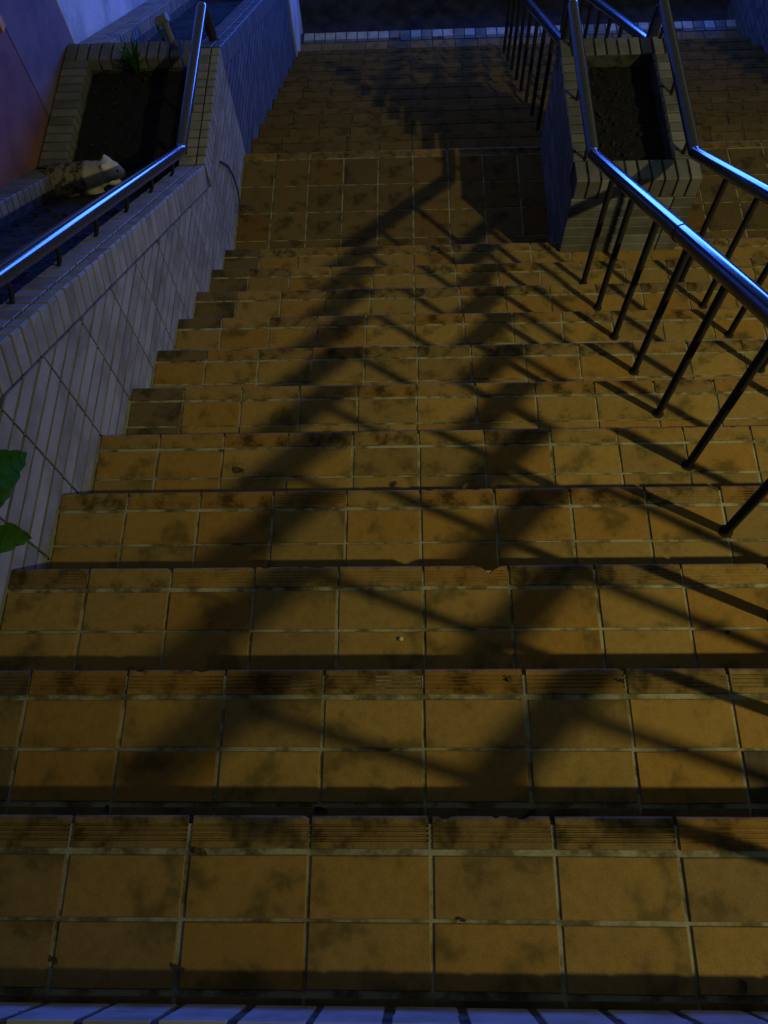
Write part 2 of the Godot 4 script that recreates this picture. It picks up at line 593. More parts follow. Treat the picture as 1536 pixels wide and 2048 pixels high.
# one tread: body, three rows of tiles, sliver row and riser tiles
func tread(flight: Node3D, y: float, z: float, run: float, rise: float, x0: float, x1: float, merged: SurfaceTool, index: int, notch := false) -> void:
	var st := begin()
	box(st, Vector3(x0, y - rise - 0.35, z + 0.0105), Vector3(x1, y - 0.0034, z + run + 0.0095))
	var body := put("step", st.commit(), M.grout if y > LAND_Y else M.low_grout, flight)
	var rows := [[0.0585, 0.1508, "tile"], [0.1572, 0.2505, "tile"]]
	var skew := rng.randf_range(-0.006, 0.006)
	for k in range(-6, 16):
		var a := maxf(k * COL + skew, x0 + 0.002)
		var b := minf((k + 1) * COL + skew, x1)
		if b - a < 0.03:
			continue
		var w := b - a - 0.0068 + rng.randf_range(-0.0012, 0.0008)
		var xc := (a + b) / 2 + rng.randf_range(-0.001, 0.001)
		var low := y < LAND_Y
		var tone: Material = pick(M.low_dim_clay if low else M.clay)
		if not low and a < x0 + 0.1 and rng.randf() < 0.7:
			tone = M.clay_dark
		# nosing
		var at := Vector3(xc, y + rng.randf_range(-0.0006, 0.0006), z - 0.003)
		var chip := rng.randi() % 9
		var tilt := Basis(Vector3.UP, rng.randf_range(-0.004, 0.004)) * Basis(Vector3.BACK, rng.randf_range(-0.002, 0.002))
		var is_notch := notch and k == 0
		var wear: float = (0.0028 if rng.randf() < 0.75 else 0.0016) if y > -0.25 else ([0.0016, 0.0009, 0.0005][rng.randi() % 3] if y > -0.8 else 0.0004)
		if seen(at):
			put("nosing_tile", nosing_mesh(w, chip, is_notch, wear), (M.clay_dark if tone == M.clay_dark else pick(M.worn)) if not low else pick(M.low_dim_clay), body, Transform3D(tilt, at))
		else:
			merged.append_from(nosing_mesh(w, chip, false), 0, Transform3D(tilt, at))
		for r in rows:
			var d: float = r[1] - r[0]
			at = Vector3(xc + rng.randf_range(-0.001, 0.001), y + rng.randf_range(-0.0007, 0.0005), z + (r[0] + r[1]) / 2 + rng.randf_range(-0.0012, 0.0012))
			tilt = Basis(Vector3.UP, rng.randf_range(-0.006, 0.006)) * Basis(Vector3.BACK, rng.randf_range(-0.003, 0.003)) * Basis(Vector3.RIGHT, rng.randf_range(-0.004, 0.004))
			var mesh := slab(snappedf(w, 0.0005), d, 0.009, 0.0016)
			if seen(at):
				put("tile", mesh, tone if low or rng.randf() < 0.45 else pick(M.clay), body, Transform3D(tilt, at))
			else:
				merged.append_from(mesh, 0, Transform3D(tilt, at))
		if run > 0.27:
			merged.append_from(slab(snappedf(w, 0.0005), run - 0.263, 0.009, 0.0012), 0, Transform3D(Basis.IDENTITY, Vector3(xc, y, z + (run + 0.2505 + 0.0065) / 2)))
		# riser below the nosing
		merged.append_from(slab(snappedf(w, 0.0005), rise - 0.045, 0.0085, 0.0012), 0, Transform3D(Basis(Vector3.RIGHT, Vector3.FORWARD, Vector3.UP), Vector3(xc, y - 0.036 - (rise - 0.045) / 2, z + 0.0035)))

func nosing_mesh(w: float, kind: int, notch: bool, deep := 0.0028) -> Mesh:
	w = snappedf(w, 0.001)
	var key := "nose %.4f %d %s %.4f" % [w, kind, notch, deep]
	if meshes.has(key):
		return meshes[key]
	if notch:
		var n := noise(9, 9.0, 3)
		meshes[key] = nosing(w, func(x: float) -> float:
			var t := clampf(1.0 - absf(x - 0.055) / 0.042, 0.0, 1.0)
			return t * t * 0.024 + maxf(0.0, n.get_noise_1d(x * 4.0)) * 0.004, 48, deep)
	elif kind == 0:
		var n := noise(19, 11.0, 3)
		meshes[key] = nosing(w, func(x: float) -> float: return maxf(0.0, n.get_noise_1d(x * 3.0) - 0.12) * 0.014, 24, deep)
	elif kind == 1:
		meshes[key] = nosing(w, func(x: float) -> float: return maxf(0.0, 0.006 - absf(x - w * 0.5) * 0.7), 20, deep)
	else:
		meshes[key] = nosing(w, func(_x: float) -> float: return 0.0, 1, deep)
	return meshes[key]

func upper_flight() -> void:
	var f := setting("upper_stair_flight")
	var merged := begin()
	for i in range(0, 11):
		tread(f, -i * RISE, -i * RUN, RUN, RISE, WALL_X, LANE_R, merged, i, i == 2)
	var m := put("hidden_tiles", merged.commit(), M.clay_dark, f)  # dark tone paints the shade, with some dirt, along the tread backs
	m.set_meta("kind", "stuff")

func landing() -> void:
	var f := setting("stair_landing")
	var merged := begin()
	var st := begin()
	box(st, Vector3(WALL_X, LAND_Y - 0.7, LAND_END + 0.0105), Vector3(LANE_R, LAND_Y - 0.0034, LAND_Z + 0.0095))
	put("slab", st.commit(), M.grout, f)
	var depth := LAND_Z - LAND_END
	var rows := [[0.0605, 0.2575]]
	var z := 0.2645
	while z < depth - 0.05:
		rows.append([z, minf(z + 0.193, depth - 0.004)])
		z += 0.2
	for k in range(-6, 16):
		var a := maxf(k * COL, WALL_X + 0.002)
		var b := minf((k + 1) * COL, LANE_R)
		if b - a < 0.03:
			continue
		var w := b - a - 0.0085
		var xc := (a + b) / 2
		var at := Vector3(xc, LAND_Y, LAND_END - 0.003)
		if seen(at):
			put("nosing_tile", nosing_mesh(w, 2 + rng.randi() % 2, false), pick(M.worn), f, Transform3D(Basis.IDENTITY, at))
		else:
			merged.append_from(nosing_mesh(w, 2, false), 0, Transform3D(Basis.IDENTITY, at))
		for r in rows:
			at = Vector3(xc + rng.randf_range(-0.001, 0.001), LAND_Y + rng.randf_range(-0.0007, 0.0005), LAND_END + (r[0] + r[1]) / 2)
			var tilt := Basis(Vector3.UP, rng.randf_range(-0.006, 0.006)) * Basis(Vector3.BACK, rng.randf_range(-0.003, 0.003))
			var mesh := slab(snappedf(w, 0.0005), snappedf(r[1] - r[0], 0.0005), 0.009, 0.0016)
			if seen(at):
				put("tile", mesh, pick(M.landing_dim_clay), f, Transform3D(tilt, at))
			else:
				merged.append_from(mesh, 0, Transform3D(tilt, at))
		merged.append_from(slab(snappedf(w, 0.0005), 0.1, 0.0085, 0.0012), 0, Transform3D(Basis(Vector3.RIGHT, Vector3.FORWARD, Vector3.UP), Vector3(xc, LAND_Y - 0.087, LAND_END + 0.0035)))
	var m := put("hidden_tiles", merged.commit(), M.clay[2], f)
	m.set_meta("kind", "stuff")

func lower_flight() -> void:
	var f := setting("lower_stair_flight")
	var merged := begin()
	for i in range(1, 10):
		tread(f, LAND_Y - i * RISE_LOW, LAND_END - i * RUN_LOW, RUN_LOW, RISE_LOW, WALL_X, LANE_R, merged, i)
	var m := put("hidden_tiles", merged.commit(), M.clay[4], f)
	m.set_meta("kind", "stuff")

# foot of the stairs: a strip of white tiles at the edge of the street
func street_kerb() -> void:
	var f := setting("street_kerb")
	var z0 := LAND_END - 9 * RUN_LOW
	var st := begin()
	box(st, Vector3(-1.6, STREET_Y - 0.4, -6.86), Vector3(4.2, STREET_Y - 0.004, z0 + 0.0085))
	put("mortar_bed", st.commit(), M.joint, f)
	for k in range(-10, 32):
		var x := 0.052 + k * 0.097
		var m: Material = M.kerb_white if rng.randf() < 0.7 else pick(M.white)
		put("kerb_tile", slab(0.088, 0.092, 0.008, 0.002), m, f, Transform3D(Basis(Vector3.UP, rng.randf_range(-0.02, 0.02)), Vector3(x, STREET_Y + rng.randf_range(-0.001, 0.001), -6.812)))
		if rng.randf() < 0.8:
			put("kerb_tile", slab(0.088, 0.034, 0.008, 0.002), pick(M.dull_dim_white), f, Transform3D(Basis.IDENTITY, Vector3(x, STREET_Y, -6.745)))
	for k in range(-5, 15):
		for r in [0, 1]:
			var d := 0.12
			put("tile", slab(0.193, d - 0.007, 0.009, 0.0016), pick(M.clay), f, Transform3D(Basis.IDENTITY, Vector3(0.1 + k * COL, STREET_Y, -6.72 + 0.06 + r * d)))

# ---------------------------------------------------------------- tiled walls
func clip(pts: Array, p: Vector2, n: Vector2) -> Array:   # keeps the side that n points to
	var out := []
	for i in pts.size():
		var a: Vector2 = pts[i]
		var b: Vector2 = pts[(i + 1) % pts.size()]
		var da := (a - p).dot(n)
		var db := (b - p).dot(n)
		if da >= 0:
			out.append(a)
		if (da >= 0) != (db >= 0):
			out.append(a.lerp(b, da / (da - db)))
	return out

# lies tiles along a coping edge from a to b (points of the outer top arris); `inward` across the top
func coping_run(parent: Node3D, a: Vector3, b: Vector3, inward: Vector3, widths: Array, face: float, mats: Array, merged: SurfaceTool, pitch := 0.06, skip_face := false) -> void:
	var along := (b - a).normalized()
	var up := inward.cross(along).normalized()
	if up.y < 0:
		up = -up
	var n := int(round((b - a).length() / pitch))
	var step := (b - a).length() / n
	for i in n:
		var c := a + along * step * (i + 0.5)
		var off := 0.0
		for w in widths:
			var q: Vector3 = c + inward * (off + w / 2) + up * rng.randf_range(-0.0006, 0.0006)
			var bs := Basis(inward, up, inward.cross(up)) * Basis(Vector3.UP, rng.randf_range(-0.012, 0.012))
			var mesh := slab(w - 0.008, step - 0.0115, 0.008, 0.0014)
			if seen(q, 12):
				put("coping_tile", mesh, pick(mats), parent, Transform3D(bs, q))
			else:
				merged.append_from(mesh, 0, Transform3D(bs, q))
			off += w
		if not skip_face:
			var q := c - up * (face / 2 + 0.001)
			var bs := Basis(-up, -inward, (-up).cross(-inward)) * Basis(Vector3.UP, rng.randf_range(-0.012, 0.012))
			var mesh := slab(face - 0.004, step - 0.0105, 0.008, 0.0014)
			if seen(q, 12):
				put("edge_tile", mesh, pick(mats), parent, Transform3D(bs, q))
			else:
				merged.append_from(mesh, 0, Transform3D(bs, q))

func top_at(z: float) -> float:          # top of the left parapet
	if z > -2.964:
		return 0.562 + SLOPE * z
	if z > -3.79:
		return PLANTER_Y
	return PLANTER_Y + SLOPE_LOW * (z + 3.79)

# horizontal courses of long tiles on a wall face of constant x, cut along the top line
func course_tiles(parent: Node3D, x: float, out: float, z_from: float, z_to: float, y_low: Callable, y_top: Callable, mats: Array, merged: SurfaceTool) -> void:
	var w := 0.24
	var h := 0.06
	for kz in range(int(floor((z_to + 0.91) / w)) - 1, int(ceil((z_from + 0.91) / w)) + 1):
		var za := maxf(-0.91 + kz * w, z_to)
		var zb := minf(-0.91 + (kz + 1) * w, z_from)
		if zb - za < 0.02:
			continue
		var ta: float = y_top.call(za)
		var tb: float = y_top.call(zb)
		var low: float = minf(y_low.call(za), y_low.call(zb))
		for ky in range(int(floor(low / h)) - 1, int(ceil(maxf(ta, tb) / h)) + 1):
			var ya := ky * h
			var yb := ya + h
			if yb < low or ya > maxf(ta, tb):
				continue
			var pts := [Vector2(za + 0.004, ya + 0.0055), Vector2(zb - 0.004, ya + 0.0055), Vector2(zb - 0.004, yb - 0.0055), Vector2(za + 0.004, yb - 0.0055)]
			var along := Vector2(zb - za, tb - ta).normalized()
			var down := Vector2(along.y, -along.x)
			if down.y > 0:
				down = -down
			pts = clip(pts, Vector2(za, ta) + down * 0.004, down)
			if pts.size() < 3:
				continue
			var area := 0.0
			for i in pts.size():
				area += pts[i].cross(pts[(i + 1) % pts.size()])
			if absf(area) < 0.0008:
				continue
			var proud := rng.randf_range(-0.0006, 0.0006)
			var mid := Vector3(x, (ya + yb) / 2, (za + zb) / 2)
			var st := begin()
			var p3 := []
			for p in pts:
				p3.append(Vector3(x + out * proud, p.y, p.x))
			prism(st, p3, Vector3(-out * 0.007, 0, 0))
			if seen(mid, 25):
				put("tile", st.commit(), pick(mats), parent)
			else:
				merged.append_from(st.commit(), 0, Transform3D.IDENTITY)

func stair_y(z: float) -> float:
	if z > LAND_Z:
		return floorf(z / RUN) * RISE if z < 0 else 0.0
	if z > LAND_END:
		return LAND_Y
	return LAND_Y + floorf((z - LAND_END) / RUN_LOW) * RISE_LOW

func left_parapet() -> void:
	var t := thing("tiled_parapet_wall", "low white tiled parapet wall stepping down along the left side of the stairs", "wall")
	var merged := begin()
	# core
	var st := begin()
	var line := [[0.3, -2.964], [-2.964, -3.79], [-3.79, -6.35]]
	for s in line:
		prism(st, [Vector3(WALL_X - 0.006, top_at(s[0]) - 0.008, s[0]), Vector3(WALL_X - 0.006, top_at(s[1] + 0.0001) - 0.008, s[1]), Vector3(WALL_X - 0.006, -4.0, s[1]), Vector3(WALL_X - 0.006, -4.0, s[0])], Vector3(-0.12, 0, 0))
	put("core", st.commit(), M.joint, t)
	coping_run(t, Vector3(WALL_X, top_at(0.26), 0.26), Vector3(WALL_X, top_at(-2.96), -2.96), Vector3.LEFT, [0.045, 0.085], 0.105, M.white, merged)
	coping_run(t, Vector3(WALL_X, PLANTER_Y, -2.968), Vector3(WALL_X, PLANTER_Y, -3.788), Vector3.LEFT, [0.045, 0.085], 0.105, M.white, merged)
	coping_run(t, Vector3(WALL_X, top_at(-3.795), -3.795), Vector3(WALL_X, top_at(-6.35), -6.35), Vector3.LEFT, [0.045, 0.085], 0.105, M.foot_dim_white, merged)
	var face := func(z: float) -> float:
		var k := 0.108 * (sqrt(1 + SLOPE * SLOPE) if z > -2.964 else (1.0 if z > -3.79 else sqrt(1 + SLOPE_LOW * SLOPE_LOW)))
		return top_at(z) - k
	for s in [[0.262, -2.964], [-2.964, -3.79], [-3.79, -6.34]]:
		var top_here: Callable = func(z: float) -> float:
			return face.call(clampf(z, s[1] + 0.0001, s[0]))
		course_tiles(t, WALL_X, 1.0, s[0], s[1], stair_y, top_here, M.white if s[0] > -3 else M.foot_dim_white, merged)
	var m := put("hidden_tiles", merged.commit(), M.white[0], t)
	m.set_meta("kind", "stuff")
	# pier at the foot
	var p := thing("end_pier", "smooth painted pier ending the left parapet at the foot of the stairs", "pier", Vector3(WALL_X, STREET_Y - 0.15, -6.35))
	st = begin()
	prism(st, [Vector3(-0.16, 0, -0.003), Vector3(0.012, 0, -0.003), Vector3(-0.02, 0, -0.78), Vector3(-0.16, 0, -0.78)], Vector3(0, 1.05, 0))
	put("shaft", st.commit(), M.whitewash, p)
	st = begin()
	prism(st, [Vector3(-0.18, 1.053, 0.0), Vector3(0.03, 1.053, 0.0), Vector3(-0.005, 1.053, -0.8), Vector3(-0.18, 1.053, -0.8)], Vector3(0, 0.05, 0))
	put("cap", st.commit(), M.whitewash, p)

func soil_sheet(st: SurfaceTool, x0: float, x1: float, z0: float, z1: float, height: Callable, nx: int, nz: int, n: FastNoiseLite, amount: float) -> void:
	var v := func(i: int, j: int) -> Vector3:
		var x := lerpf(x0, x1, float(i) / nx)
		var z := lerpf(z0, z1, float(j) / nz)
		return Vector3(x, height.call(z) + n.get_noise_2d(x, z) * amount, z)
	for i in nx:
		for j in nz:
			poly(st, [v.call(i, j), v.call(i + 1, j), v.call(i + 1, j + 1), v.call(i, j + 1)], Vector3.UP)

func litter(parent: Node3D, x0: float, x1: float, z0: float, z1: float, height: Callable, count: int) -> void:
	var st := begin()
	for i in count:
		var x := rng.randf_range(x0, x1)
		var z := rng.randf_range(z0, z1)
		var a := rng.randf() * TAU
		var l := rng.randf_range(0.008, 0.024)
		var d := Vector3(cos(a), rng.randf_range(-0.2, 0.3), sin(a)) * l
		var e := Vector3(-sin(a), rng.randf_range(-0.2, 0.4), cos(a)) * l * 0.4
		var c := Vector3(x, height.call(z) + 0.012, z)
		poly(st, [c - d, c - e, c + d, c + e], Vector3.UP)
	put("leaf_litter", st.commit(), M.litter, parent).set_meta("kind", "stuff")

func left_bed() -> void:
	var t := thing("planter_bed", "long planting bed of bare dark soil between the left parapet and the pink wall", "planter")
	var n := noise(33, 9.0, 4)
	var st := begin()
	soil_sheet(st, -1.7, -1.115, 0.3, -2.95, func(z: float) -> float: return top_at(z) - 0.11, 14, 70, n, 0.018)
	soil_sheet(st, -1.7, -1.115, -2.95, -3.72, func(_z: float) -> float: return PLANTER_Y - 0.075, 16, 22, n, 0.018)
	soil_sheet(st, -1.7, -1.115, -3.86, -7.4, func(z: float) -> float: return top_at(z) - 0.13, 14, 60, n, 0.018)
	litter(t, -1.66, -1.14, -2.98, -3.7, func(_z: float) -> float: return PLANTER_Y - 0.075, 70)
	litter(t, -1.66, -1.14, 0.0, -2.9, func(z: float) -> float: return top_at(z) - 0.11, 160)
	var s := put("soil", st.commit(), M.soil, t)
	s.set_meta("kind", "stuff")
	st = begin()
	box(st, Vector3(-1.2, -4.0, -3.854), Vector3(-1.8, PLANTER_Y - 0.008, -3.722))
	box(st, Vector3(-1.802, -4.0, -3.72), Vector3(-1.672, PLANTER_Y - 0.008, -2.966))
	prism(st, [Vector3(-1.802, top_at(0.3) - 0.012, 0.3), Vector3(-1.802, top_at(-2.96) - 0.012, -2.96), Vector3(-1.802, -4, -2.96), Vector3(-1.802, -4, 0.3)], Vector3(0.13, 0, 0))
	prism(st, [Vector3(-1.802, top_at(-3.86) - 0.012, -3.86), Vector3(-1.802, top_at(-7.4) - 0.012, -7.4), Vector3(-1.802, -4, -7.4), Vector3(-1.802, -4, -3.86)], Vector3(0.17, 0, 0))
	put("core", st.commit(), M.joint, t)
	var merged := begin()
	coping_run(t, Vector3(-1.67, top_at(0.26), 0.26), Vector3(-1.67, top_at(-2.96), -2.96), Vector3.LEFT, [0.132], 0.06, M.dull_dim_white, merged)
	coping_run(t, Vector3(-1.67, PLANTER_Y, -2.968), Vector3(-1.67, PLANTER_Y, -3.72), Vector3.LEFT, [0.132], 0.06, M.dull_dim_white, merged)
	coping_run(t, Vector3(-1.126, PLANTER_Y, -3.72), Vector3(-1.802, PLANTER_Y, -3.72), Vector3.FORWARD, [0.132], 0.06, M.dull_dim_white, merged)
	coping_run(t, Vector3(-1.63, top_at(-3.9), -3.9), Vector3(-1.63, top_at(-7.4), -7.4), Vector3.LEFT, [0.08, 0.09], 0.07, M.white, merged)
	var m := put("hidden_tiles", merged.commit(), M.dull_dim_white[0], t)
	m.set_meta("kind", "stuff")

func centre_planter() -> void:
	var t := thing("planter_box", "rectangular white tiled planter box full of dark soil in the middle of the landing", "planter")
	var x0 := 0.742
	var x1 := 1.32
	var z0 := -2.8
	var z1 := -3.765
	var cw := 0.125
	var st := begin()
	var yt := PLANTER_Y - 0.008
	box(st, Vector3(x0 + 0.007, -3.2, z1 + 0.007), Vector3(x0 + cw, yt, z0 - 0.007))
	box(st, Vector3(x1 - cw, -3.2, z1 + 0.007), Vector3(x1 - 0.007, yt, z0 - 0.007))
	box(st, Vector3(x0 + cw + 0.001, -3.2, z1 + 0.007), Vector3(x1 - cw - 0.001, yt, z1 + cw))
	box(st, Vector3(x0 + cw + 0.001, -3.2, z0 - cw), Vector3(x1 - cw - 0.001, yt, z0 - 0.007))
	put("core", st.commit(), M.joint, t)
	st = begin()
	soil_sheet(st, x0 + cw - 0.01, x1 - cw + 0.01, z0 - cw + 0.01, z1 + cw - 0.01, func(_z: float) -> float: return PLANTER_Y - 0.07, 26, 40, noise(53, 11.0, 4), 0.016)
	litter(t, x0 + cw, x1 - cw, z0 - cw, z1 + cw, func(_z: float) -> float: return PLANTER_Y - 0.07, 70)
	var s := put("soil", st.commit(), M.soil, t)
	s.set_meta("kind", "stuff")
	var merged := begin()
	var mm: Array = M.dull_dim_white + [M.white[3]]
	coping_run(t, Vector3(x0, PLANTER_Y, z0), Vector3(x1, PLANTER_Y, z0), Vector3.FORWARD, [cw], 0.108, mm, merged)
	coping_run(t, Vector3(x1, PLANTER_Y, z1), Vector3(x0, PLANTER_Y, z1), Vector3.BACK, [cw], 0.108, mm, merged)
	coping_run(t, Vector3(x0, PLANTER_Y, z1 + cw), Vector3(x0, PLANTER_Y, z0 - cw), Vector3.RIGHT, [cw], 0.108, mm, merged)
	coping_run(t, Vector3(x1, PLANTER_Y, z1 + cw), Vector3(x1, PLANTER_Y, z0 - cw), Vector3.LEFT, [cw], 0.108, mm, merged)
	# face tiles: courses on the long sides and on the front
	for side in [[x0, -1.0], [x1, 1.0]]:
		course_tiles(t, side[0], side[1], z0 - 0.002, z1 + 0.002, func(_z: float) -> float: return LAND_Y, func(_z: float) -> float: return PLANTER_Y - 0.112, mm, merged)
	for kx in 3:
		for ky in 9:
			var xa := x0 + kx * 0.24
			var xb := minf(xa + 0.234, x1)
			var y := PLANTER_Y - 0.112 - 0.03 - ky * 0.06
			if xb - xa < 0.03:
				continue
			put("tile", slab(snappedf(xb - xa, 0.001), 0.054, 0.007, 0.0014), pick(mm), t, Transform3D(Basis(Vector3.RIGHT, Vector3.BACK, Vector3.DOWN), Vector3((xa + xb) / 2, y, z0)))
	for kx in 3:
		for ky in 24:
			var xa := x0 + kx * 0.24
			var xb := minf(xa + 0.234, x1)
			merged.append_from(slab(snappedf(xb - xa, 0.001), 0.054, 0.007, 0.0014), 0, Transform3D(Basis(Vector3.RIGHT, Vector3.FORWARD, Vector3.UP), Vector3((xa + xb) / 2, PLANTER_Y - 0.142 - ky * 0.06, z1)))
	var m := put("hidden_tiles", merged.commit(), M.dull_dim_white[1], t)
	m.set_meta("kind", "stuff")

func right_wall() -> void:
	var t := thing("tiled_parapet_wall", "dark tiled parapet wall closing the right side of the stairs at the foot", "wall")
	var st := begin()
	for s in [[0.3, -2.964], [-2.964, -3.79], [-3.79, -7.1]]:
		prism(st, [Vector3(LANE_R + 0.006, top_at(s[0]) - 0.008, s[0]), Vector3(LANE_R + 0.006, top_at(s[1] + 0.0001) - 0.008, s[1]), Vector3(LANE_R + 0.006, -4.0, s[1]), Vector3(LANE_R + 0.006, -4.0, s[0])], Vector3(0.3, 0, 0))
	put("core", st.commit(), M.joint, t)
	var merged := begin()
	coping_run(t, Vector3(LANE_R, top_at(0.26), 0.26), Vector3(LANE_R, top_at(-2.96), -2.96), Vector3.RIGHT, [0.045, 0.085], 0.105, M.dull_dim_white, merged)
	coping_run(t, Vector3(LANE_R, PLANTER_Y, -2.968), Vector3(LANE_R, PLANTER_Y, -3.788), Vector3.RIGHT, [0.045, 0.085], 0.105, M.dull_dim_white, merged)
	coping_run(t, Vector3(LANE_R, top_at(-3.795), -3.795), Vector3(LANE_R, top_at(-7.09), -7.09), Vector3.RIGHT, [0.045, 0.085], 0.105, M.dull_dim_white, merged)
	course_tiles(t, LANE_R, -1.0, -3.79, -7.09, stair_y, func(z: float) -> float: return top_at(clampf(z, -7.1, -3.7901)) - 0.12, M.dull_dim_white, merged)
	var m := put("hidden_tiles", merged.commit(), M.dull_dim_white[0], t)
	m.set_meta("kind", "stuff")

func side_walls() -> void:
	var t := thing("plaster_wall", "rough pink plastered house wall rising beside the planting bed on the left", "wall")
	var st := begin()
	box(st, Vector3(-2.1, -4, -3.318), Vector3(-1.808, 2.6, 3.0))
	put("wall_panel", st.commit(), M.pink, t)
	st = begin()
	box(st, Vector3(-2.1, -4, -3.93), Vector3(-1.806, 2.6, -3.324))
	var o := put("wall_panel", st.commit(), M.mauve, t)
	o.set_meta("label", "greyish mauve end panel")
	t = thing("plaster_wall", "smooth white wall washed in blue light beyond the end of the pink wall", "wall")
	st = begin()
	box(st, Vector3(-2.2, -4, -5.05), Vector3(-1.815, 2.2, -3.97))
	put("wall_panel", st.commit(), M.whitewash, t)
	st = begin()
	box(st, Vector3(-2.2, -4, -8.4), Vector3(-1.822, 2.2, -5.056))
	put("wall_panel", st.commit(), M.whitewash, t)

# ---------------------------------------------------------------- rails
func left_rail() -> void:
	var t := thing("handrail", "long polished steel handrail on short brackets above the left parapet coping", "handrail")
	var x := -1.06
	var yf := -1.208
	var zt := -2.9
	var st := begin()
	tube(st, rounded([Vector3(x, yf + 0.655 * 3.2, zt + 3.2), Vector3(x, yf, zt), Vector3(x, yf, -3.9), Vector3(x, -1.49, -3.985), Vector3(x, -1.49 - 0.495 * 3.0, -6.985)], 0.022), 0.026, 20)
	put("rail", st.commit(), M.steel, t)
	for k in 13:
		var z := 0.25 - k * 0.29 - 0.1
		var y := yf + 0.655 * (z - zt) if z > zt else yf
		st = begin()
		tube(st, rounded([Vector3(x, y - 0.024, z), Vector3(x - 0.008, y - 0.07, z), Vector3(x - 0.03, top_at(z) - 0.004, z)], 0.02), 0.007, 8)
		if seen(Vector3(x, y, z), 60):
			put("bracket", st.commit(), M.dark_metal, t)

func stair_rail(label: String, x: float, yf: float, zt: float, ze: float, collar: bool) -> void:
	var t := thing("handrail", label, "handrail", Vector3.ZERO, "handrails beside the centre planter")
	var r := 0.028
	var drop := -1.475 if collar else -1.5
	var st := begin()
	tube(st, rounded([Vector3(x, yf + 0.648 * (0.28 - zt), 0.28), Vector3(x, yf, zt), Vector3(x, yf, ze), Vector3(x, drop + 0.02, ze - 0.03), Vector3(x, drop - 0.5 * 2.9, ze - 2.93)], 0.02), r, 20)
	put("rail", st.commit(), M.steel, t)
	if collar:
		var d := Vector3(0, -0.544, -0.839)
		var c := Vector3(x, yf + 0.648 * (-1.675 - zt), -1.675)
		st = begin()
		tube(st, [c - d * 0.012, c + d * 0.012], r + 0.0025, 20)
		put("joint_collar", st.commit(), M.steel, t)
	for i in range(0, 10):
		var z := -(i - 0.5) * RUN - 0.012
		var base := -i * RISE
		var top := yf + 0.648 * (z - zt) - r * 0.9
		st = begin()
		tube(st, [Vector3(x, base - 0.004, z), Vector3(x, top, z)], 0.0125, 10)
		foot(put("baluster", st.commit(), M.dark_metal, t), Vector3(x, base, z))
	for s in [[x + 0.015, zt - 0.12], [x + 0.015, (zt + ze) / 2], [x + 0.015, ze + 0.12]]:
		st = begin()
		tube(st, [Vector3(x, yf - r * 0.9, s[1]), Vector3(x, PLANTER_Y - 0.004, s[1])], 0.009, 8)
		put("bracket", st.commit(), M.dark_metal, t)
	for i in range(1, 10):
		var z := LAND_END - (i - 0.5) * RUN_LOW
		var base := LAND_Y - i * RISE_LOW
		var top := drop - 0.5 * (ze - 0.03 - z) - r * 0.6
		st = begin()
		tube(st, [Vector3(x, base - 0.004, z), Vector3(x, top, z)], 0.0125, 10)
		foot(put("baluster", st.commit(), M.dark_metal, t), Vector3(x, base, z))

func foot(baluster: Node3D, at: Vector3) -> void:
	if not seen(at, 10):
		return
	if not meshes.has("foot"):
		var st := begin()
		tube(st, [Vector3(0, 0.0005, 0), Vector3(0, 0.004, 0)], 0.0185, 12)
		tube(st, [Vector3(0, 0.004, 0), Vector3(0, 0.007, 0)], 0.0145, 12)
		meshes["foot"] = st.commit()
	put("foot_plate", meshes["foot"], M.dark_metal, baluster, Transform3D(Basis.IDENTITY, at))

# ---------------------------------------------------------------- small things
func leaf_mesh(length: float, width: float, droop: float) -> Mesh:
	var st := begin()
	var n := 10
	var v := func(i: int, s: float) -> Vector3:
		var u := float(i) / n
		var w := width * 0.5 * pow(clampf(u * 2.6, 0.0, 1.0), 0.7) * pow(clampf((1.0 - u) * 1.75, 0.0, 1.0), 0.85)
		var ruffle := 0.06 * width * sin(u * 25.0) * absf(s)
		return Vector3(s * w, -droop * u * u + absf(s) * w * 0.35 + ruffle, -length * u)
	for i in n:
		for q in [[-1.0, -0.5], [-0.5, 0.0], [0.0, 0.5], [0.5, 1.0]]:
			poly(st, [v.call(i, q[0]), v.call(i, q[1]), v.call(i + 1, q[1]), v.call(i + 1, q[0])], Vector3.UP)
	st.index()
	st.generate_normals()
	return st.commit()

func leaf(parent: Node3D, called: String, from: Vector3, to: Vector3, width: float, up: Vector3, m: Material) -> void:
	var d := to - from
	var z := -d.normalized()
	var x := up.cross(z).normalized()
	put(called, leaf_mesh(d.length(), width, 0.03 * d.length()), m, parent, Transform3D(Basis(x, z.cross(x), z), from))

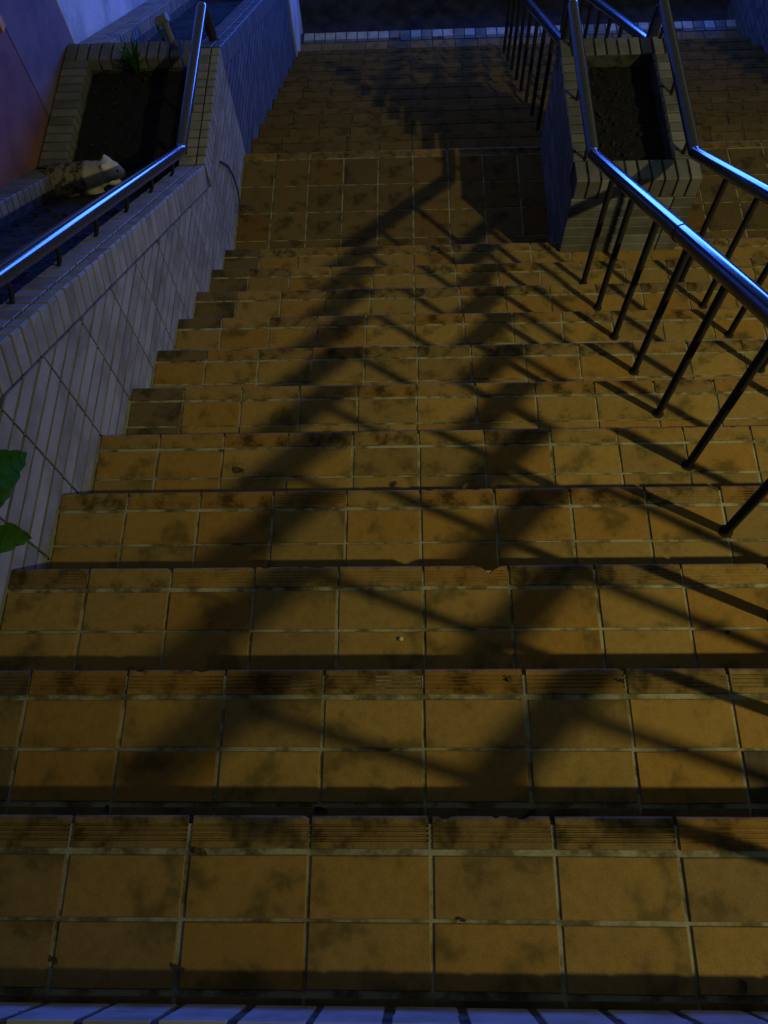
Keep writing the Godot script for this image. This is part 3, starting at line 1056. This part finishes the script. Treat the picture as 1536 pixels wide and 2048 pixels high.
func leafy_plant() -> void:
	var base := Vector3(-1.2, top_at(-0.5) - 0.11, -0.5)
	var t := thing("leafy_plant", "leafy plant with broad bright green leaves hanging over the left parapet", "plant", base)
	var crown := [Vector3(-0.965, 0.02, -0.61), Vector3(-0.95, -0.045, -0.60), Vector3(-0.95, -0.075, -0.57)]
	var st := begin()
	tube(st, rounded([Vector3.ZERO, Vector3(0.05, 0.35, -0.05), Vector3(-0.985, 0.17, -0.57) - base, Vector3(-0.955, 0.02, -0.585) - base, Vector3(-0.945, -0.12, -0.56) - base], 0.05), 0.006, 8, 0.003)
	put("stem", st.commit(), M.stem, t)
	var up := Vector3(0.75, 0.6, 0.25)
	leaf(t, "leaf", Vector3(-0.955, -0.075, -0.655) - base, Vector3(-0.93, -0.232, -0.824) - base, 0.095, up, M.leaf_dark)
	leaf(t, "leaf", Vector3(-0.95, -0.09, -0.612) - base, Vector3(-0.93, -0.2, -0.708) - base, 0.05, up, M.leaf)
	leaf(t, "leaf", Vector3(-0.945, -0.115, -0.562) - base, Vector3(-0.925, -0.325, -0.638) - base, 0.072, Vector3(0.8, 0.4, 0.4), M.leaf)
	for s in [[Vector3(-1.0, 0.12, -0.55), Vector3(-0.9, 0.1, -0.42)], [Vector3(-1.1, 0.2, -0.52), Vector3(-1.22, 0.22, -0.4)], [Vector3(-1.13, 0.2, -0.55), Vector3(-1.2, 0.28, -0.68)]]:
		leaf(t, "leaf", s[0] - base, s[1] - base, 0.06, Vector3.UP, M.leaf)

func weeds() -> void:
	for w in [[Vector3(-1.43, PLANTER_Y - 0.06, -3.69), 0.15, 22, "dark weed clump growing in soil against the far coping of the left planter"], [Vector3(-1.3, PLANTER_Y - 0.1, -3.9), 0.14, 16, "dark weed clump behind the far coping of the left planter, beside the pipe"]]:
		var t := thing("weed_clump", w[3], "plant", w[0])
		var st := begin()
		for i in w[2]:
			var a := rng.randf() * TAU
			var h: float = w[1] * rng.randf_range(0.5, 1.1)
			var d := Vector3(cos(a), 0, sin(a))
			var side := Vector3(-d.z, 0, d.x) * 0.007
			var p0 := d * 0.01
			var p1 := d * 0.035 + Vector3(0, h * 0.6, 0)
			var p2 := d * 0.075 + Vector3(0, h, 0)
			poly(st, [p0 - side * 0.5, p0 + side * 0.5, p1 + side, p1 - side], Vector3.UP + d)
			tri(st, p1 - side, p1 + side, p2, Vector3.UP + d)
		put("blades", st.commit(), M.leaf_dark, t)

func cat() -> void:
	var t := thing("cat", "small tabby and white cat lying across the near end of the left planter", "cat", Vector3(-1.565, -1.415, -2.87))
	# bones: from, radius, to, radius
	var bones := [
		[Vector3(-0.1, 0.08, 0.0), 0.078, Vector3(0.03, 0.085, -0.005), 0.074],
		[Vector3(-0.085, 0.06, 0.06), 0.056, Vector3(-0.06, 0.045, 0.07), 0.045],
		[Vector3(-0.085, 0.06, -0.06), 0.056, Vector3(-0.06, 0.045, -0.07), 0.045],
		[Vector3(0.05, 0.092, -0.005), 0.07, Vector3(0.085, 0.1, -0.01), 0.058],
		[Vector3(0.09, 0.105, -0.012), 0.05, Vector3(0.14, 0.118, -0.014), 0.036],
		[Vector3(0.146, 0.124, -0.014), 0.049, Vector3(0.162, 0.12, -0.013), 0.042],
		[Vector3(0.178, 0.11, -0.012), 0.03, Vector3(0.2, 0.106, -0.011), 0.019],
		[Vector3(0.14, 0.16, -0.042), 0.016, Vector3(0.137, 0.174, -0.047), 0.008],
		[Vector3(0.14, 0.16, 0.014), 0.016, Vector3(0.137, 0.174, 0.019), 0.008],
		[Vector3(0.06, 0.05, 0.045), 0.034, Vector3(0.09, 0.025, 0.05), 0.022],
		[Vector3(0.09, 0.024, 0.05), 0.021, Vector3(0.15, 0.017, 0.045), 0.017],
		[Vector3(0.07, 0.05, -0.05), 0.032, Vector3(0.15, 0.018, -0.045), 0.017],
		[Vector3(-0.05, 0.022, 0.1), 0.022, Vector3(0.02, 0.017, 0.1), 0.018],
		[Vector3(-0.165, 0.05, 0.01), 0.02, Vector3(-0.17, 0.025, 0.07), 0.018],
		[Vector3(-0.17, 0.025, 0.07), 0.018, Vector3(-0.11, 0.018, 0.125), 0.017],
		[Vector3(-0.11, 0.018, 0.125), 0.017, Vector3(-0.04, 0.017, 0.135), 0.013],
	]
	var field := func(p: Vector3) -> float:
		var d := 1.0
		for b in bones:
			var ab: Vector3 = b[2] - b[0]
			var u := clampf((p - b[0]).dot(ab) / ab.length_squared(), 0.0, 1.0)
			var e: float = p.distance_to(b[0] + ab * u) - lerpf(b[1], b[3], u)
			var h := clampf(0.5 + 0.5 * (d - e) / 0.018, 0.0, 1.0)
			d = lerpf(d, e, h) - 0.018 * h * (1.0 - h)
		return d
	var fur := noise(41, 26.0, 3)
	var coat := func(p: Vector3) -> Color:
		var white := smoothstep(0.035, 0.055, p.x + 0.02 * fur.get_noise_3dv(p * 1.4) - (0.06 if p.y < 0.045 else 0.0))
		var face := smoothstep(0.1, 0.125, p.x)
		var stripe := smoothstep(-0.1, 0.35, sin(p.x * 105.0 + 40.0 * p.z + 5.0 * fur.get_noise_3dv(p)) * 0.6 + fur.get_noise_3dv(p * 2.0))
		var tabby := Color(0.21, 0.175, 0.115).lerp(Color(0.035, 0.032, 0.026), stripe)
		tabby = tabby.lerp(Color(0.24, 0.2, 0.13), smoothstep(0.075, 0.1, p.z) * 0.8)
		var c := tabby.lerp(Color(0.36, 0.34, 0.28), white)
		c = c.lerp(Color(0.6, 0.6, 0.61), face)
		return c.lerp(Color(0.5, 0.22, 0.24), smoothstep(0.213, 0.217, p.x))
	net(t, "body", field, coat, Vector3(-0.2, -0.006, -0.14), Vector3(0.235, 0.2, 0.165), 0.0072)
	for z in [-0.034, 0.008]:
		var st := begin()
		blob(st, Vector3(0.194, 0.136, z), Basis.from_scale(Vector3(0.006, 0.0065, 0.005)), noise(1, 0.1), 0.0, 10, 8)
		put("eye", st.commit(), M.dead, t)

# surface nets: one vertex in each cell that the surface crosses, one quad round each crossed edge
func net(parent: Node3D, called: String, field: Callable, paint: Callable, lo: Vector3, hi: Vector3, cell: float) -> void:
	var nx := int((hi.x - lo.x) / cell) + 2
	var ny := int((hi.y - lo.y) / cell) + 2
	var nz := int((hi.z - lo.z) / cell) + 2
	var val := PackedFloat32Array()
	val.resize(nx * ny * nz)
	for k in nz:
		for j in ny:
			for i in nx:
				val[i + nx * (j + ny * k)] = field.call(lo + Vector3(i, j, k) * cell)
	var at := {}
	var pos := PackedVector3Array()
	var col := PackedColorArray()
	var nor := PackedVector3Array()
	for k in nz - 1:
		for j in ny - 1:
			for i in nx - 1:
				var sum := Vector3.ZERO
				var n := 0
				for e in 12:
					var a := e % 4
					var axis := e / 4
					var o := [Vector3i(0, a & 1, a >> 1), Vector3i(a & 1, 0, a >> 1), Vector3i(a & 1, a >> 1, 0)][axis] as Vector3i
					var q := o + ([Vector3i(1, 0, 0), Vector3i(0, 1, 0), Vector3i(0, 0, 1)][axis] as Vector3i)
					var va := val[i + o.x + nx * (j + o.y + ny * (k + o.z))]
					var vb := val[i + q.x + nx * (j + q.y + ny * (k + q.z))]
					if (va < 0) != (vb < 0):
						sum += Vector3(o).lerp(Vector3(q), va / (va - vb))
						n += 1
				if n:
					var p := lo + (Vector3(i, j, k) + sum / n) * cell
					at[i + nx * (j + ny * k)] = pos.size()
					pos.append(p)
					col.append(paint.call(p))
					var h := 0.004
					nor.append(Vector3(field.call(p + Vector3(h, 0, 0)) - field.call(p - Vector3(h, 0, 0)), field.call(p + Vector3(0, h, 0)) - field.call(p - Vector3(0, h, 0)), field.call(p + Vector3(0, 0, h)) - field.call(p - Vector3(0, 0, h))).normalized())
	var idx := PackedInt32Array()
	var step := [1, nx, nx * ny]
	for k in range(1, nz - 1):
		for j in range(1, ny - 1):
			for i in range(1, nx - 1):
				var c := i + nx * (j + ny * k)
				for axis in 3:
					var va := val[c]
					var vb: float = val[c + step[axis]]
					if (va < 0) == (vb < 0):
						continue
					var u: int = step[(axis + 1) % 3]
					var v: int = step[(axis + 2) % 3]
					var q := [at[c - u - v], at[c - v], at[c], at[c - u]]
					if va < 0:
						q = [q[3], q[2], q[1], q[0]]
					idx.append_array([q[0], q[1], q[2], q[0], q[2], q[3]])
	var arrays := []
	arrays.resize(Mesh.ARRAY_MAX)
	arrays[Mesh.ARRAY_VERTEX] = pos
	arrays[Mesh.ARRAY_NORMAL] = nor
	arrays[Mesh.ARRAY_COLOR] = col
	arrays[Mesh.ARRAY_INDEX] = idx
	var mesh := ArrayMesh.new()
	mesh.add_surface_from_arrays(Mesh.PRIMITIVE_TRIANGLES, arrays)
	put(called, mesh, M.fur, parent)

func pipe_stub() -> void:
	var t := thing("pipe_stub", "short grey metal pipe stub standing on the far coping of the left planter", "pipe", Vector3(-1.231, PLANTER_Y, -3.8))
	var st := begin()
	tube(st, [Vector3(0, -0.003, 0), Vector3(-0.012, 0.15, 0.0)], 0.016, 14)
	put("pipe", st.commit(), M.galv, t)
	st = begin()
	tube(st, [Vector3(-0.045, 0.135, 0.0), Vector3(0.01, 0.16, 0.0)], 0.021, 14)
	put("cap", st.commit(), M.galv, t)

func twig() -> void:
	var st := begin()
	var path := [Vector3(-0.978, -1.55, -3.2), Vector3(-0.975, -1.66, -3.29), Vector3(-0.97, -1.76, -3.325), Vector3(-0.968, -1.86, -3.335), Vector3(-0.965, -1.92, -3.29), Vector3(-0.95, -1.985, -3.25)]
	tube(st, path, 0.007, 8, 0.004)
	tube(st, [Vector3(-0.965, -1.92, -3.29), Vector3(-0.93, -1.96, -3.31), Vector3(-0.9, -1.988, -3.3)], 0.004, 6, 0.002)
	tag(put("twig", st.commit(), M.dead, self), "bent dark twig leaning against the left parapet wall on the landing", "twig")

func orange_plate() -> void:
	var st := begin()
	box(st, Vector3(-1.805, -0.88, -3.316), Vector3(-1.797, -0.79, -3.27))
	tag(put("wall_plate", st.commit(), M.orange, self), "small orange plate fixed high on the pink wall", "plate")

func debris() -> void:
	var spots := [
		[-0.599, 4, -1.085, 0.011, "dead", "tiny dark leaf scrap on a left tile of the fifth step down"],
		[-0.542, 4, -1.017, 0.026, "dead", "larger dark leaf lump in the rail's shadow on the fifth step down"],
		[-0.607, 1, -0.021, 0.014, "dead", "dark leaf scrap at the back of the second step, far left"],
		[-0.2, 1, -0.018, 0.022, "dead", "dark curled leaf at the back of the second step, left of the middle"],
		[0.388, 1, -0.262, 0.009, "dead", "round dark speck on a grooved nosing tile of the second step, right"],
		[0.167, 1, -0.268, 0.012, "dead_pale", "brown leaf flake on a grooved nosing tile of the second step, middle"],
		[0.125, 3, -0.865, 0.02, "dead", "dark leaf lump on the nosing of the fourth step down, in the rail's shadow"],
		[-0.051, 2, -0.398, 0.005, "pebble", "tiny white pebble lying on the third step down"],
		[-0.373, 0, 0.055, 0.018, "dead_pale", "thin brown leaf on the joint behind the grooves of the top step"],
		[0.05, 0, 0.151, 0.008, "dead", "dark speck on the joint across the top step"],
		[0.19, 1, -0.012, 0.024, "dead", "dark curled leaf at the back of the second step, right of the middle"],
		[-0.591, 0, 0.212, 0.012, "dead", "dark leaf scrap at the back of the top step, far left"],
		[-0.393, 0, 0.222, 0.013, "dead", "dark leaf scrap in a joint at the back of the top step"],
		[0.683, 2, -0.41, 0.009, "dead", "dark speck in a rail shadow on the third step down, right"],
		[0.47, 0, 0.24, 0.016, "dead_pale", "pale leaf scrap at the back of the top step, far right"],
	]
	for s in spots:
		var st := begin()
		var n := noise(200 + int(s[0] * 500), 0.2, 3)
		if s[4] == "pebble":
			blob(st, Vector3(0, s[3] * 0.5, 0), Basis.from_scale(Vector3(s[3], s[3] * 0.7, s[3])), n, 0.3, 12, 8)
		else:
			# a curled flake
			var k := 7
			var rim := []
			for i in k:
				var a := TAU * i / k
				var rr: float = 0.6 * s[3] * (0.75 + 0.5 * n.get_noise_1d(i * 9.0)) * (1.0 + 0.5 * absf(cos(a)))
				rim.append(Vector3(cos(a) * rr, 0.002 + 0.35 * s[3] * absf(sin(a * 1.0 + 0.6)), sin(a) * rr * 0.7))
			for i in k:
				tri(st, Vector3(0, 0.003, 0), rim[i], rim[(i + 1) % k], Vector3.UP)
				tri(st, Vector3(0, 0.0005, 0), rim[i], rim[(i + 1) % k], Vector3.DOWN)
		var o := put("pebble" if s[4] == "pebble" else "leaf_scrap", st.commit(), M[s[4]], self, Transform3D(Basis(Vector3.UP, rng.randf() * TAU), Vector3(s[0], -s[1] * RISE + 0.001, s[2])))
		tag(o, s[5], "pebble" if s[4] == "pebble" else "leaf")
